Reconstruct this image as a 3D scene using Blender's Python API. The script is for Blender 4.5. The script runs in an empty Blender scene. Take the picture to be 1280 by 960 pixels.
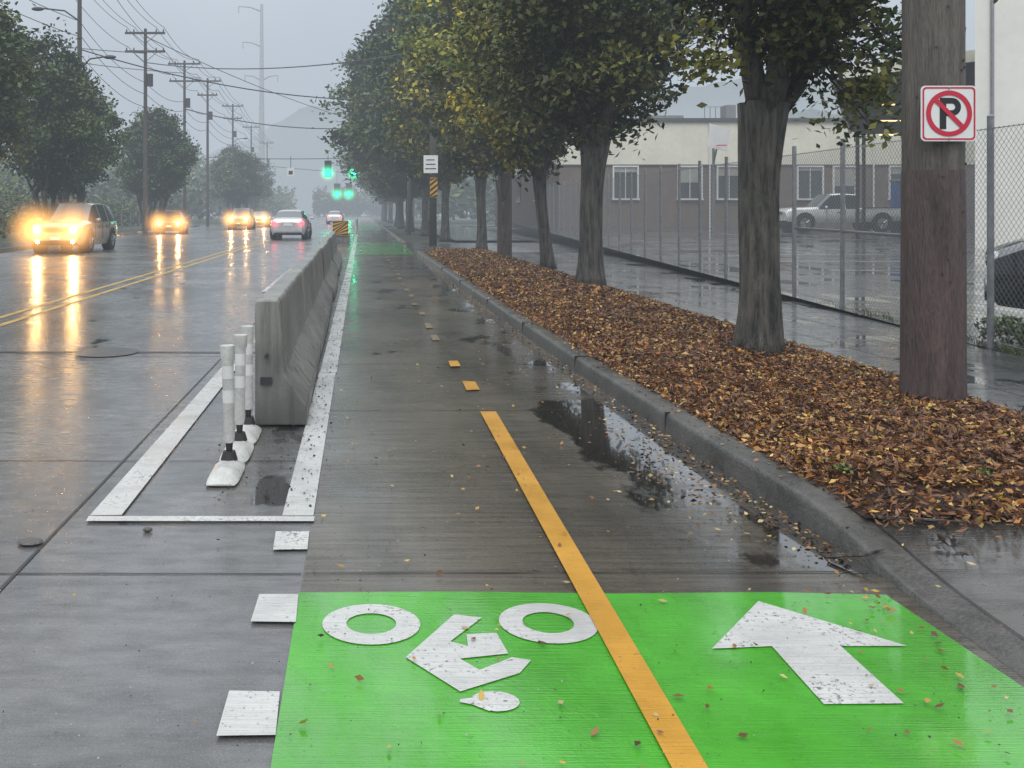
import bpy, math, random
import numpy as np
from mathutils import Vector, Matrix, noise as mnoise
R=random.Random(7); NR=np.random.default_rng(11)
sc=bpy.context.scene
sc.view_settings.view_transform='Standard'; sc.view_settings.look='None'; sc.view_settings.exposure=0
COL=sc.collection
# ------------------------------------------------------------ node helpers
def newmat(name):
    m=bpy.data.materials.new(name); m.use_nodes=True
    nt=m.node_tree; b=nt.nodes['Principled BSDF']; return m,nt,b
def N(nt,t,**k):
    n=nt.nodes.new(t)
    for a,v in k.items(): setattr(n,a,v)
    return n
def coords(nt,scale=(1,1,1)):
    tc=N(nt,'ShaderNodeTexCoord'); mp=N(nt,'ShaderNodeMapping'); mp.inputs['Scale'].default_value=scale
    nt.links.new(tc.outputs['Object'],mp.inputs['Vector']); return mp.outputs['Vector']
def noise(nt,vec,scale,detail=4,rough=.55):
    n=N(nt,'ShaderNodeTexNoise'); n.inputs['Scale'].default_value=scale; n.inputs['Detail'].default_value=detail
    n.inputs['Roughness'].default_value=rough; nt.links.new(vec,n.inputs['Vector']); return n.outputs['Fac']
def mrange(nt,v,a,b,c=0.,d=1.,smooth=False):
    n=N(nt,'ShaderNodeMapRange'); n.clamp=True
    if smooth:n.interpolation_type='SMOOTHSTEP'
    nt.links.new(v,n.inputs['Value'])
    for i,x in zip(('From Min','From Max','To Min','To Max'),(a,b,c,d)): n.inputs[i].default_value=x
    return n.outputs['Result']
def math_(nt,op,a,b=None):
    n=N(nt,'ShaderNodeMath',operation=op)
    for i,x in enumerate((a,b)):
        if x is None: continue
        if isinstance(x,(int,float)): n.inputs[i].default_value=x
        else: nt.links.new(x,n.inputs[i])
    return n.outputs[0]
def mixf(nt,f,a,b):
    n=N(nt,'ShaderNodeMix',data_type='FLOAT'); nt.links.new(f,n.inputs[0])
    for i,x in((2,a),(3,b)):
        if isinstance(x,(int,float)): n.inputs[i].default_value=x
        else: nt.links.new(x,n.inputs[i])
    return n.outputs[0]
def mixc(nt,f,a,b,blend='MIX'):
    n=N(nt,'ShaderNodeMix',data_type='RGBA',blend_type=blend)
    if isinstance(f,(int,float)): n.inputs[0].default_value=f
    else: nt.links.new(f,n.inputs[0])
    for i,x in((6,a),(7,b)):
        if isinstance(x,(tuple,list)): n.inputs[i].default_value=(*x[:3],1)
        else: nt.links.new(x,n.inputs[i])
    return n.outputs[2]
def bump(nt,b,h,strength=.3,dist=.01,sock='Normal'):
    n=N(nt,'ShaderNodeBump'); n.inputs['Distance'].default_value=dist
    if isinstance(strength,(int,float)): n.inputs['Strength'].default_value=strength
    else: nt.links.new(strength,n.inputs['Strength'])
    nt.links.new(h,n.inputs['Height'])
    nt.links.new(n.outputs[0],b.inputs[sock]); return n
def S(c,k): return tuple(x*k for x in c)
def mat(name,base,rough=.5,metal=0,var=.25,nscale=3,bs=0,bscale=30,bd=.01,stretch=(1,1,1),rvar=.1,coat=0):
    m,nt,b=newmat(name); v=coords(nt,stretch)
    n1=noise(nt,v,nscale,4); n2=noise(nt,v,nscale*7,2)
    f=math_(nt,'ADD',math_(nt,'MULTIPLY',n1,.65),math_(nt,'MULTIPLY',n2,.35))
    f=mrange(nt,f,.32,.68)
    nt.links.new(mixc(nt,f,S(base,1-var),S(base,1+var)),b.inputs['Base Color'])
    nt.links.new(mrange(nt,n1,.3,.7,max(rough-rvar,.02),rough+rvar),b.inputs['Roughness'])
    b.inputs['Metallic'].default_value=metal; b.inputs['Coat Weight'].default_value=coat
    if bs: bump(nt,b,noise(nt,v,bscale,3),bs,bd)
    return m
def emis(name,col,s):
    m,nt,b=newmat(name); b.inputs['Base Color'].default_value=(*col,1)
    b.inputs['Emission Color'].default_value=(*col,1); b.inputs['Emission Strength'].default_value=s; return m
# ------------------------------------------------------------ mesh builder
class MB:
    def __init__(s): s.v=[];s.f=[];s.m=[]
    def add(s,vs,fs,mi=0):
        o=len(s.v); s.v+= [tuple(p) for p in vs]; s.f+=[tuple(i+o for i in f) for f in fs]; s.m+=[mi]*len(fs)
    def box(s,x0,x1,y0,y1,z0,z1,mi=0,M=None):
        vs=[Vector(p) for p in((x0,y0,z0),(x1,y0,z0),(x1,y1,z0),(x0,y1,z0),(x0,y0,z1),(x1,y0,z1),(x1,y1,z1),(x0,y1,z1))]
        if M: vs=[M@p for p in vs]
        s.add(vs,[(3,2,1,0),(4,5,6,7),(0,1,5,4),(1,2,6,5),(2,3,7,6),(3,0,4,7)],mi)
    def tube(s,pts,rad,n=8,mi=0,cap=True,fl=None):
        pts=[Vector(p) for p in pts]
        if isinstance(rad,(int,float)): rad=[rad]*len(pts)
        vs=[];fs=[]; prev=None
        for i,p in enumerate(pts):
            d=(pts[min(i+1,len(pts)-1)]-pts[max(i-1,0)]).normalized()
            a=Vector((1,0,0)) if abs(d.x)<.9 else Vector((0,1,0))
            if prev is not None: a=prev
            u=(a-d*a.dot(d)).normalized(); w=d.cross(u); prev=u
            for k in range(n):
                t=2*math.pi*k/n; rr=rad[i]
                if fl: rr*=1+fl*mnoise.noise(Vector((math.cos(t)*2.2,math.sin(t)*2.2,p.z*.8+p.x)))
                vs.append(p+u*math.cos(t)*rr+w*math.sin(t)*rr)
        for i in range(len(pts)-1):
            for k in range(n): fs.append((i*n+k,i*n+(k+1)%n,(i+1)*n+(k+1)%n,(i+1)*n+k))
        if cap: fs+= [tuple(range(n))[::-1],tuple(range((len(pts)-1)*n,len(pts)*n))]
        s.add(vs,fs,mi)
    def poly(s,pts,z,mi=0): s.add([(p[0],p[1],z) for p in pts],[tuple(range(len(pts)))],mi)
    def prism(s,pts,z0,z1,mi=0):
        n=len(pts); s.add([(p[0],p[1],z0) for p in pts]+[(p[0],p[1],z1) for p in pts],[tuple(range(n))[::-1],tuple(range(n,2*n))]+[(i,(i+1)%n,n+(i+1)%n,n+i) for i in range(n)],mi)
    def ball(s,c,r,mi=0,n=10,m=7,sc=(1,1,1)):
        vs=[];fs=[]
        for j in range(m+1):
            ph=math.pi*j/m
            for i in range(n):
                t=2*math.pi*i/n; vs.append((c[0]+r*sc[0]*math.sin(ph)*math.cos(t),c[1]+r*sc[1]*math.sin(ph)*math.sin(t),c[2]+r*sc[2]*math.cos(ph)))
        for j in range(m):
            for i in range(n): fs.append((j*n+i,(j+1)*n+i,(j+1)*n+(i+1)%n,j*n+(i+1)%n))
        s.add(vs,fs,mi)
    def build(s,name,mats,smooth=False,parent=None,bevel=0,loc=None,rz=0,auto=None):
        me=bpy.data.meshes.new(name); me.from_pydata(s.v,[],s.f)
        for m in mats: me.materials.append(m)
        me.polygons.foreach_set('material_index',s.m)
        if smooth: me.polygons.foreach_set('use_smooth',[True]*len(s.f))
        me.update(); o=bpy.data.objects.new(name,me); COL.objects.link(o)
        if smooth and auto:
            try: me.set_sharp_from_angle(angle=math.radians(auto))
            except Exception: pass
        if bevel:
            b=o.modifiers.new('b','BEVEL'); b.width=bevel; b.segments=2; b.limit_method='ANGLE'
        if loc: o.location=loc
        o.rotation_euler[2]=rz
        if parent: o.parent=parent
        return o
def cloud(name,V,F,C,mats,mi=None,parent=None):
    me=bpy.data.meshes.new(name)
    nv=len(V);nf=len(F);k=F.shape[1]
    me.vertices.add(nv);me.vertices.foreach_set('co',V.astype(np.float32).ravel())
    me.loops.add(nf*k);me.loops.foreach_set('vertex_index',F.astype(np.int32).ravel())
    me.polygons.add(nf);me.polygons.foreach_set('loop_start',np.arange(0,nf*k,k,dtype=np.int32))
    try: me.polygons.foreach_set('loop_total',np.full(nf,k,dtype=np.int32))
    except Exception: pass
    for m in mats: me.materials.append(m)
    a=me.color_attributes.new('Col','FLOAT_COLOR','POINT')
    a.data.foreach_set('color',np.c_[C,np.ones(nv)].astype(np.float32).ravel())
    me.update(calc_edges=True); me.validate()
    o=bpy.data.objects.new(name,me); COL.objects.link(o)
    if parent:o.parent=parent
    return o
def leafquads(c,L,W,flat=0.,seed=0,curl=.25):
    n=len(c); g=np.random.default_rng(seed)
    u=g.normal(size=(n,3)); 
    if flat: u[:,2]*=(1-flat)
    u/=np.linalg.norm(u,axis=1)[:,None]
    w=g.normal(size=(n,3)); 
    if flat: w[:,2]*=(1-flat)
    w-=u*(w*u).sum(1)[:,None]; w/=np.linalg.norm(w,axis=1)[:,None]
    nn=np.cross(u,w); L=np.asarray(L).reshape(-1,1);W=np.asarray(W).reshape(-1,1)
    b=nn*L*curl*g.uniform(-1,1,(n,1))
    V=np.stack([c+u*L,c+w*W+b,c-u*L,c-w*W+b],1).reshape(-1,3)
    F=np.arange(n*4).reshape(n,4); return V,F
# ------------------------------------------------------------ world
w=bpy.data.worlds.new('World'); sc.world=w; w.use_nodes=True; nt=w.node_tree
bg=nt.nodes['Background']
sky=N(nt,'ShaderNodeTexSky',sky_type='NISHITA'); sky.sun_disc=False
SE,SR=math.radians(55),math.radians(170)
sky.sun_elevation=SE; sky.sun_rotation=SR; sky.dust_density=4; sky.air_density=1
hs=N(nt,'ShaderNodeHueSaturation'); hs.inputs['Saturation'].default_value=.3; hs.inputs['Value'].default_value=.08
nt.links.new(sky.outputs[0],hs.inputs['Color'])
tc=N(nt,'ShaderNodeTexCoord'); sp=N(nt,'ShaderNodeSeparateXYZ'); nt.links.new(tc.outputs['Generated'],sp.inputs[0])
zz=mrange(nt,sp.outputs['Z'],0.05,.8,0,1,True)
cn=N(nt,'ShaderNodeTexNoise'); cn.inputs['Scale'].default_value=2.2; cn.inputs['Detail'].default_value=5; nt.links.new(tc.outputs['Generated'],cn.inputs['Vector'])
g1=mixc(nt,zz,(.54,.61,.71),(1.7,1.77,1.84))
g1=mixc(nt,1.0,g1,mixc(nt,mrange(nt,cn.outputs['Fac'],.3,.7),(.86,.87,.89),(1.1,1.1,1.09)),'MULTIPLY')
fin=mixc(nt,.12,g1,hs.outputs[0]); nt.links.new(fin,bg.inputs['Color']); bg.inputs['Strength'].default_value=1.0
sl=bpy.data.lights.new('sun','SUN'); sl.energy=1.3; sl.angle=math.radians(40); sl.color=(1,.97,.92)
so=bpy.data.objects.new('sun',sl); COL.objects.link(so); so.rotation_euler=(math.radians(35),math.radians(-10),0)
# fog volume
fm=bpy.data.materials.new('fog'); fm.use_nodes=True; nt=fm.node_tree; nt.nodes.clear()
out=N(nt,'ShaderNodeOutputMaterial'); va=N(nt,'ShaderNodeVolumeAbsorption'); ve=N(nt,'ShaderNodeEmission'); ad=N(nt,'ShaderNodeAddShader')
DEN=.0027
va.inputs['Color'].default_value=(0,0,0,1); va.inputs['Density'].default_value=DEN
ve.inputs['Color'].default_value=(.50,.565,.635,1); ve.inputs['Strength'].default_value=DEN
nt.links.new(va.outputs[0],ad.inputs[0]);nt.links.new(ve.outputs[0],ad.inputs[1]);nt.links.new(ad.outputs[0],out.inputs['Volume'])
b=MB(); b.box(-700,700,-60,1100,-3,60); b.build('fog',[fm])
# ------------------------------------------------------------ materials
def zone(nt,x0,x1,y0,y1,ax=.25,ay=.5):
    sx=N(nt,'ShaderNodeSeparateXYZ'); tcn=N(nt,'ShaderNodeTexCoord'); nt.links.new(tcn.outputs['Object'],sx.inputs[0])
    X,Y=sx.outputs['X'],sx.outputs['Y']
    f=math_(nt,'MULTIPLY',mrange(nt,X,x0-ax,x0+ax,0,1,True),mrange(nt,X,x1-ax,x1+ax,1,0,True))
    return math_(nt,'MULTIPLY',f,math_(nt,'MULTIPLY',mrange(nt,Y,y0-ay,y0+ay,0,1,True),mrange(nt,Y,y1-ay,y1+ay,1,0,True)))
def wet(name,ca,cb,streak=(2,14,1),zones=(),pthr=.66,r0=.2,r1=.42,bst=.25,spec=.5,film=.5,fr=.13,stainc=.55,soft=.05):
    m,nt,b=newmat(name); v=coords(nt); vs=coords(nt,streak); vt=coords(nt,(4,150,1))
    big=noise(nt,v,.42,4,.6); st=noise(nt,vs,1.6,4,.6); fine=noise(nt,v,90,2,.7); tin=noise(nt,vt,1,1)
    f=math_(nt,'ADD',math_(nt,'MULTIPLY',big,.45),math_(nt,'ADD',math_(nt,'MULTIPLY',st,.33),math_(nt,'MULTIPLY',fine,.22)))
    f=mrange(nt,f,.38,.62)
    col=mixc(nt,f,ca,cb)
    spk=noise(nt,v,160,1,.8); col=mixc(nt,mrange(nt,spk,.62,.74,0,.5),col,S(cb,2.2))
    stain=noise(nt,coords(nt,(.5,.12,1)),3,3,.6); col=mixc(nt,mrange(nt,stain,.5,.7,0,stainc),col,S(ca,.5))
    pn=noise(nt,coords(nt,(1.5,.85,1)),.95,5,.62)
    for (z_,amt) in zones:
        pn=math_(nt,'ADD',pn,math_(nt,'MULTIPLY',zone(nt,*z_),amt))
    pd=mrange(nt,pn,pthr,pthr+soft,0,1,True)
    col=mixc(nt,pd,col,S(ca,.55)); nt.links.new(col,b.inputs['Base Color'])
    mixn=math_(nt,'ADD',math_(nt,'MULTIPLY',st,.5),math_(nt,'MULTIPLY',big,.5))
    rr=mrange(nt,mixn,.4,.6,r0,r1)
    nt.links.new(mixf(nt,pd,rr,.05),b.inputs['Roughness'])
    damp=mrange(nt,pn,pthr-.25,pthr-.04,film*.5,film,True)
    nt.links.new(mixf(nt,pd,math_(nt,'MULTIPLY',damp,mrange(nt,st,.35,.6,.4,1.)),1.0),b.inputs['Coat Weight'])
    nt.links.new(mixf(nt,pd,mrange(nt,mixn,.4,.6,fr*.6,fr*1.6),.015),b.inputs['Coat Roughness'])
    b.inputs['Coat IOR'].default_value=1.45
    h=math_(nt,'ADD',math_(nt,'MULTIPLY',fine,.6),tin)
    bump(nt,b,h,math_(nt,'MULTIPLY',math_(nt,'SUBTRACT',1.03,pd),bst),.006)
    bump(nt,b,math_(nt,'ADD',tin,noise(nt,v,14,2)),math_(nt,'MULTIPLY',math_(nt,'SUBTRACT',1.02,pd),.13),.003,'Coat Normal')
    b.inputs['Specular IOR Level'].default_value=spec
    return m
M_road=wet('wet_concrete_road',(.070,.071,.072),(.165,.165,.165),streak=(3,8,1),zones=[((-.62,-.2,4.6,6.6,.1,.2),.14)],pthr=.64,r0=.17,r1=.32,film=.8,fr=.18)
M_lane=wet('wet_bike_lane',(.034,.028,.020),(.122,.104,.075),streak=(1.0,18,1),zones=[((1.2,2.6,6.2,60,.25,.8),.12),((1.38,2.6,3.72,7.2,.22,.22),.29),((.2,1.2,9.5,40,.4,2),.08)],pthr=.645,r0=.2,r1=.42,bst=.4,film=1.0,fr=.12,stainc=.65,soft=.07)
M_walk=wet('wet_sidewalk',(.06,.06,.063),(.15,.148,.145),streak=(5,5,1),pthr=.53,r0=.15,r1=.38,film=1.,fr=.08)
M_apron=wet('wet_apron',(.05,.046,.042),(.11,.103,.092),streak=(3,7,1),pthr=.58,r0=.2,r1=.4,film=.75,fr=.12)
M_lot=wet('wet_asphalt_lot',(.035,.036,.038),(.075,.076,.08),streak=(2,3,1),pthr=.53,r0=.2,r1=.4,film=1.,fr=.09)
M_ground=mat('ground',(.05,.06,.035),.9,var=.4,nscale=.4)
def paint(name,c,worn,thr=.62,rough=.3,tine=.35,under=(.09,.09,.09),film=.0,dirt=.35,zones=(),dirtc=.55):
    m,nt,b=newmat(name); v=coords(nt); vt=coords(nt,(4,150,1)); big=noise(nt,v,2.2,5,.65); fine=noise(nt,v,55,3,.75); st=noise(nt,coords(nt,(3,60,1)),1.5,3,.6)
    tin=noise(nt,vt,1,1)
    col=mixc(nt,mrange(nt,big,.3,.7),S(c,.74),S(c,1.1))
    col=mixc(nt,mrange(nt,st,.42,.72,0,dirt),col,S(c,dirtc))
    wf=math_(nt,'ADD',math_(nt,'MULTIPLY',fine,.6),math_(nt,'MULTIPLY',big,.4))
    col=mixc(nt,mrange(nt,wf,thr,thr+.05,0,worn),col,under)
    nt.links.new(col,b.inputs['Base Color'])
    nt.links.new(mrange(nt,big,.35,.65,rough-.14,rough+.14),b.inputs['Roughness'])
    if film:
        pn=noise(nt,coords(nt,(2.6,.9,1)),1.1,5,.6)
        for (z_,amt) in zones: pn=math_(nt,'ADD',pn,math_(nt,'MULTIPLY',zone(nt,*z_),amt))
        nt.links.new(mrange(nt,pn,.40,.58,film*.3,film,True),b.inputs['Coat Weight']); nt.links.new(mrange(nt,pn,.42,.64,.2,.025),b.inputs['Coat Roughness'])
        b.inputs['Coat IOR'].default_value=1.5
        bump(nt,b,math_(nt,'ADD',tin,fine),mrange(nt,pn,.5,.68,.14,.03),.003,'Coat Normal')
    bump(nt,b,math_(nt,'ADD',fine,tin),tine,.006); return m
M_white=paint('white_paint',(.60,.60,.58),.85,.565,dirt=.45,film=.3)
M_yellow=paint('yellow_paint',(.60,.30,.028),.65,.585,.4,film=.3)
M_yellow2=paint('worn_yellow_paint',(.30,.20,.07),.95,.49,.4)
M_yellow3=paint('road_yellow_paint',(.55,.34,.07),.7,.58,.4)
M_green=paint('green_paint',(.068,.40,.018),.7,.615,.27,.45,(.03,.09,.03),film=1.0,dirt=.45,zones=[((1.5,2.4,-2,3.8,.2,.2),.24),((-1,2.4,-2,2.5,.2,.5),.05)],dirtc=.65)
M_green2=paint('far_green_paint',(.06,.26,.05),.8,.53,.3,.5,(.05,.07,.05),film=.8,dirt=.6)
M_joint=mat('joint',(.022,.021,.02),.35)
M_kerb=mat('kerb_concrete',(.082,.079,.072),.33,var=.55,nscale=2.5,bs=.6,bscale=60)
def mk_barrier():
    m,nt,b=newmat('barrier_concrete'); v=coords(nt)
    sx=N(nt,'ShaderNodeSeparateXYZ'); tcn=N(nt,'ShaderNodeTexCoord'); nt.links.new(tcn.outputs['Object'],sx.inputs[0])
    drip=noise(nt,coords(nt,(9,9,.7)),1.2,4,.6); big=noise(nt,v,1.3,5,.6); fine=noise(nt,v,60,3,.7)
    col=mixc(nt,mrange(nt,big,.33,.67),(.16,.16,.15),(.30,.295,.27))
    col=mixc(nt,mrange(nt,drip,.48,.66,0,.7),col,(.085,.084,.078))
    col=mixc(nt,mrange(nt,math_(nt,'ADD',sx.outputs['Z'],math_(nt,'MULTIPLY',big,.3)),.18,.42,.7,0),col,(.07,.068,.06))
    col=mixc(nt,mrange(nt,fine,.62,.72,0,.5),col,(.05,.05,.05))
    nt.links.new(col,b.inputs['Base Color']); nt.links.new(mrange(nt,drip,.4,.65,.5,.22),b.inputs['Roughness'])
    bump(nt,b,math_(nt,'ADD',fine,noise(nt,v,9,3)),.3,.008); return m
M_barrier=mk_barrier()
M_rubber=mat('black_rubber',(.02,.02,.02),.5)
M_plastic=mat('white_plastic',(.56,.56,.53),.35,var=.25,nscale=8)
M_bandr=mat('reflective_band',(.68,.68,.66),.2,var=.1)
M_metal=mat('galvanised',(.27,.28,.29),.4,.5,var=.25,nscale=12)
M_wire=mat('fence_wire',(.20,.21,.22),.45,.3,var=.1)
M_pole=mat('weathered_pole',(.13,.115,.10),.75,var=.55,nscale=2,bs=1,bscale=14,bd=.03,stretch=(6,6,.5))
M_polep=mat('painted_pole_base',(.088,.060,.055),.55,var=.5,nscale=2,bs=1,bscale=14,bd=.02,stretch=(6,6,.7))
def mk_bark():
    m,nt,b=newmat('bark'); fu=noise(nt,coords(nt,(11,11,1.4)),1.5,5,.65); big=noise(nt,coords(nt),2.2,4,.6)
    col=mixc(nt,mrange(nt,fu,.36,.62),(.018,.016,.014),(.125,.112,.095))
    col=mixc(nt,mrange(nt,big,.52,.72,0,.55),col,(.085,.10,.06))
    nt.links.new(col,b.inputs['Base Color']); b.inputs['Roughness'].default_value=.6
    bump(nt,b,fu,1.,.06); return m
M_bark=mk_bark()
M_tar=mat('dark_steel',(.04,.042,.045),.5)
M_cover=mat('cast_iron',(.06,.06,.06),.35,var=.5,nscale=8,bs=.6,bscale=40)
def attrmat(name,rough=.5):
    m,nt,b=newmat(name); a=N(nt,'ShaderNodeAttribute',attribute_name='Col')
    nt.links.new(a.outputs['Color'],b.inputs['Base Color']); b.inputs['Roughness'].default_value=rough
    b.inputs['Specular IOR Level'].default_value=.35
    return m
M_leaf=attrmat('tree_leaves',.5); M_litter=attrmat('leaf_litter',.32)
# ------------------------------------------------------------ ground, road
b=MB(); b.poly([(-2500,-300),(2500,-300),(2500,2500),(-2500,2500)],-.06); b.build('ground',[M_ground])
b=MB(); b.poly([(-12.4,-8),(2.3,-8),(2.3,140),(2.3,420),(-16,420),(-16,90),(-14.8,60),(-12.6,26)],0); b.build('road',[M_road])
b=MB(); b.poly([(40,33),(40,44),(2.3,44),(2.3,33)],.0); b.poly([(45,92),(45,104),(2.3,104),(2.3,92)],.0); b.poly([(-16,92),(-16,104),(-60,104),(-60,92)],.0); b.build('side_street',[M_road])
b=MB(); b.poly([(-.24,-5),(2.2,-5),(2.2,160),(-.24,160)],.004); b.build('bike_lane',[M_lane])
j=MB()
def jag(x0,x1,y,wd,z,sl=0.):
    n=14; t=[x0+(x1-x0)*i/n for i in range(n+1)]
    up=[(x,y+sl*(x-x0)+wd*R.uniform(.3,1.2)) for x in t]; dn=[(x,y+sl*(x-x0)-wd*R.uniform(.3,1.2)) for x in t]
    for i in range(n): j.poly([dn[i],dn[i+1],up[i+1],up[i]],z)
for y in (3.80,6.9,9.0,11.2,15.,20,26): jag(-.235,2.1,y,.006,.008,.004)
for y in (3.80,5.52,9.5,14,18.5,23,27.5,32,41,50,60): jag(-12,-.25,y,.007,.004)
for x in (-1.43,-8.3):
    for i in range(46):
        a=-2+i*2; w1=R.uniform(.005,.012); j.poly([(x-w1,a),(x+w1,a),(x+.008,a+2),(x-.008,a+2)],.0045)
j.poly([(-7,9.76),(-.9,9.70),(-.9,9.80),(-4,9.82),(-7,9.85)],.0042)
for (x,y,dx,dy) in((-3.2,4.4,.25,.9),(-4.6,6.2,-.6,1.1),(.3,5.2,.5,.25),(1.1,4.4,.7,-.15),(-2.4,3.0,-.5,.3),(-6,8,1.2,.7)):
    p=(x,y)
    for i in range(9):
        q_=(p[0]+dx/9+R.gauss(0,.03),p[1]+dy/9+R.gauss(0,.03)); w_=.0018
        j.poly([(p[0]-w_,p[1]-w_),(p[0]+w_,p[1]-w_*.3),(q_[0]+w_,q_[1]+w_),(q_[0]-w_,q_[1]+w_*.3)],.0085); p=q_
j.build('pavement_joints',[M_joint])
b=MB(); n=28
b.poly([(-2.7+.33*math.cos(6.283*i/n),9.75+.33*math.sin(6.283*i/n)) for i in range(n)],.009)
b.build('manhole_cover',[M_cover])
b=MB(); b.poly([(-.24,-4),(2.07,-4),(2.09,2.6),(2.04,3.58),(1.6,3.605),(1.0,3.59),(.4,3.61),(-.245,3.6)],.008); b.build('green_bike_lane_paint',[M_green])
b=MB(); b.poly([(-.45,31.5),(1.86,31.5),(1.86,44),(-.45,44)],.008); b.poly([(-.45,70),(1.8,70),(1.8,110),(-.45,110)],.008)
b.build('green_bike_lane_paint',[M_green2])
b=MB()
def q(x0,x1,y0,y1,z=.012):
    e=lambda:R.uniform(-.006,.006)
    b.poly([(x0+e(),y0+e()),(x1+e(),y0+e()),(x1+e(),y1+e()),(x0+e(),y1+e())],z)
for i in range(14): q(-.39,-.234,4.50+i*4,8.49+i*4)
q(-1.33,-1.18,4.50,8.95); q(-1.33,-.234,4.42,4.49)
q(-.395,-.24,4.05,4.28);q(-.40,-.24,3.337,3.58);q(-.41,-.248,2.614,2.856);q(-.41,-.25,1.9,2.15)
q(-1.85,-1.74,17,60)
b.build('white_lane_lines',[M_white])
b=MB(); b.poly([(1.515,3.513),(1.192,3.13),(1.404,3.148),(1.396,2.778),(1.64,2.782),(1.64,3.148),(1.868,3.15)],.012); b.build('arrow_marking',[M_white])
b=MB()
def ring(cx,cy,ro,ri,asp,z,n=40):
    vs=[(cx+r*math.cos(6.2832*i/n),cy+asp*r*math.sin(6.2832*i/n),z) for r in(ro,ri) for i in range(n)]
    b.add(vs,[(i,(i+1)%n,n+(i+1)%n,n+i) for i in range(n)])
ring(.035,3.322,.177,.09,.92,.012); ring(.675,3.33,.177,.092,.92,.012)
rid=[(.342,3.397),(.440,3.369),(.307,3.183),(.364,3.147),(.369,3.236),(.476,3.249),(.494,3.096),(.327,3.06),(.383,2.985),(.502,3.07),(.562,3.05),(.51,2.965),(.306,2.851),(.147,3.07)]
b.poly(rid,.012)
hd=[(.298,2.79),(.30,2.806),(.34,2.815)]+[(.405+.075*math.cos(math.radians(a)),2.795+.058*math.sin(math.radians(a))) for a in range(150,-121,-20)]+[(.335,2.775)]
b.poly(hd[::-1],.012)
b.build('bicycle_marking',[M_white])
b=MB(); b.poly([(.80,-3),(.90,-3),(.925,2.48),(.996,6.82),(.878,6.82),(.828,2.48)],.016)
b.poly([(.87,7.63),(.985,7.66),(.99,8.02),(.88,8.06)],.016); b.poly([(.85,8.8),(.95,8.82),(.955,9.15),(.86,9.13)],.016)
b.build('yellow_centre_line',[M_yellow])
b=MB(); y=10.6
while y<70:
    k=R.uniform(.25,.6); x=.85-.002*y+R.uniform(-.02,.02); b.poly([(x,y),(x+.09,y+.02),(x+.085,y+k),(x+.01,y+k*.9)],.012); y+=R.uniform(1.0,1.5)+y*.01
b.build('worn_yellow_line',[M_yellow2])
b=MB()
for x in(-4.8,-5.15):
    b.poly([(x,-4),(x+.11,-4),(x+.11,92),(x,92)],.004); b.poly([(x,104),(x+.11,104),(x+.11,300),(x,300)],.004)
b.build('double_yellow_line',[M_yellow3])
# kerbs
def sweep(mb,path,prof,mi=0):
    n=len(prof); vs=[]
    for (x,y,zs) in path:
        for (px_,pz) in prof: vs.append((x+px_,y,pz*zs))
    fs=[(i*n+k,i*n+k+1,(i+1)*n+k+1,(i+1)*n+k) for i in range(len(path)-1) for k in range(n-1)]
    fs+=[tuple(range(n)),tuple(range((len(path)-1)*n,len(path)*n))[::-1]]; mb.add(vs,fs,mi)
KP=[(0,-.02),(.012,.105),(.022,.13),(.04,.142),(.17,.144),(.172,-.02)]
def kx(y): return 1.9+.19*math.exp(-(max(y,4.7)-4.7)/5)
b=MB()
path=[(2.12,-3,.12),(2.12,3.2,.12),(2.125,3.5,.18),(2.13,3.75,.32),(2.13,4.0,.58),(2.12,4.2,.82),(2.11,4.4,.96),(2.09,4.7,1)]
yy=5.4
while yy<31: path.append((kx(yy)+.004*math.sin(yy*2),yy,1+.02*math.sin(yy*1.3))); yy+=.8
path+=[(1.9,31.5,1),(1.95,32.3,.5),(2.1,33,.1)]
sweep(b,path,KP)
sweep(b,[(2.1,44,.1),(1.9,45,1),(1.9,91,1)],KP); sweep(b,[(1.9,105,1),(1.9,300,1)],KP)
b.build('kerb',[M_kerb],smooth=True,auto=35)
b=MB(); LP=[(0,-.02),(-.015,.14),(-.18,.14),(-.18,-.02)]
sweep(b,[(-12.4,-4,1),(-12.6,26,1),(-14.8,60,1),(-16,91,1)],LP);sweep(b,[(-16,105,1),(-16,300,1)],LP)
b.build('kerb',[M_kerb])
j=MB()
for y in (6.2,8.6,11.2,14.2,18,22): 
    x=kx(y); j.box(x+.002,x+.174,y-.002,y+.002,.0,.1475)
j.build('kerb_joints',[M_joint])
def fenceX(y): return 6.45+.078*(y-9)
b=MB(); vs=[];fs=[]
ap=[p for p in path if p[1]<4.75]
for (x,y,zs) in ap:
    zk=.144*zs; 
    for t,zt in((0,0),(.12,.12),(.4,.45),(1,1)):
        X=x+.165+t*(8-x-.165); zz_=zk+(.10-zk)*zt if y>3.3 else zk+(.05-zk)*zt
        vs.append((X,y,zz_-.003))
k=4
for i in range(len(ap)-1):
    for c in range(k-1): fs.append((i*k+c,i*k+c+1,(i+1)*k+c+1,(i+1)*k+c))
b.add(vs,fs); b.build('driveway_apron',[M_apron])
j=MB()
for i in range(len(ap)-2):
    (x0,ya,za),(x1,yb,zb)=ap[i],ap[i+1]
    j.add([(x0+.168,ya,.144*za+.004),(x0+.178,ya,.144*za+.004),(x1+.178,yb,.144*zb+.004),(x1+.168,yb,.144*zb+.004)],[(0,1,2,3)])
j.build('gutter_joint',[M_joint])
b=MB()
ys=[4.35]+[6+1.6*i for i in range(17)]
for a,c in zip(ys,ys[1:]):
    b.add([(4.3,a,.1),(fenceX(a)-.1,a,.1),(fenceX(c)-.1,c,.1),(4.3,c,.1)],[(0,1,2,3)])
b.add([(2.07,31.6,.1),(4.3,31.6,.1),(4.3,32.9,.05),(2.1,32.9,.05)],[(0,1,2,3)])
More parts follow.
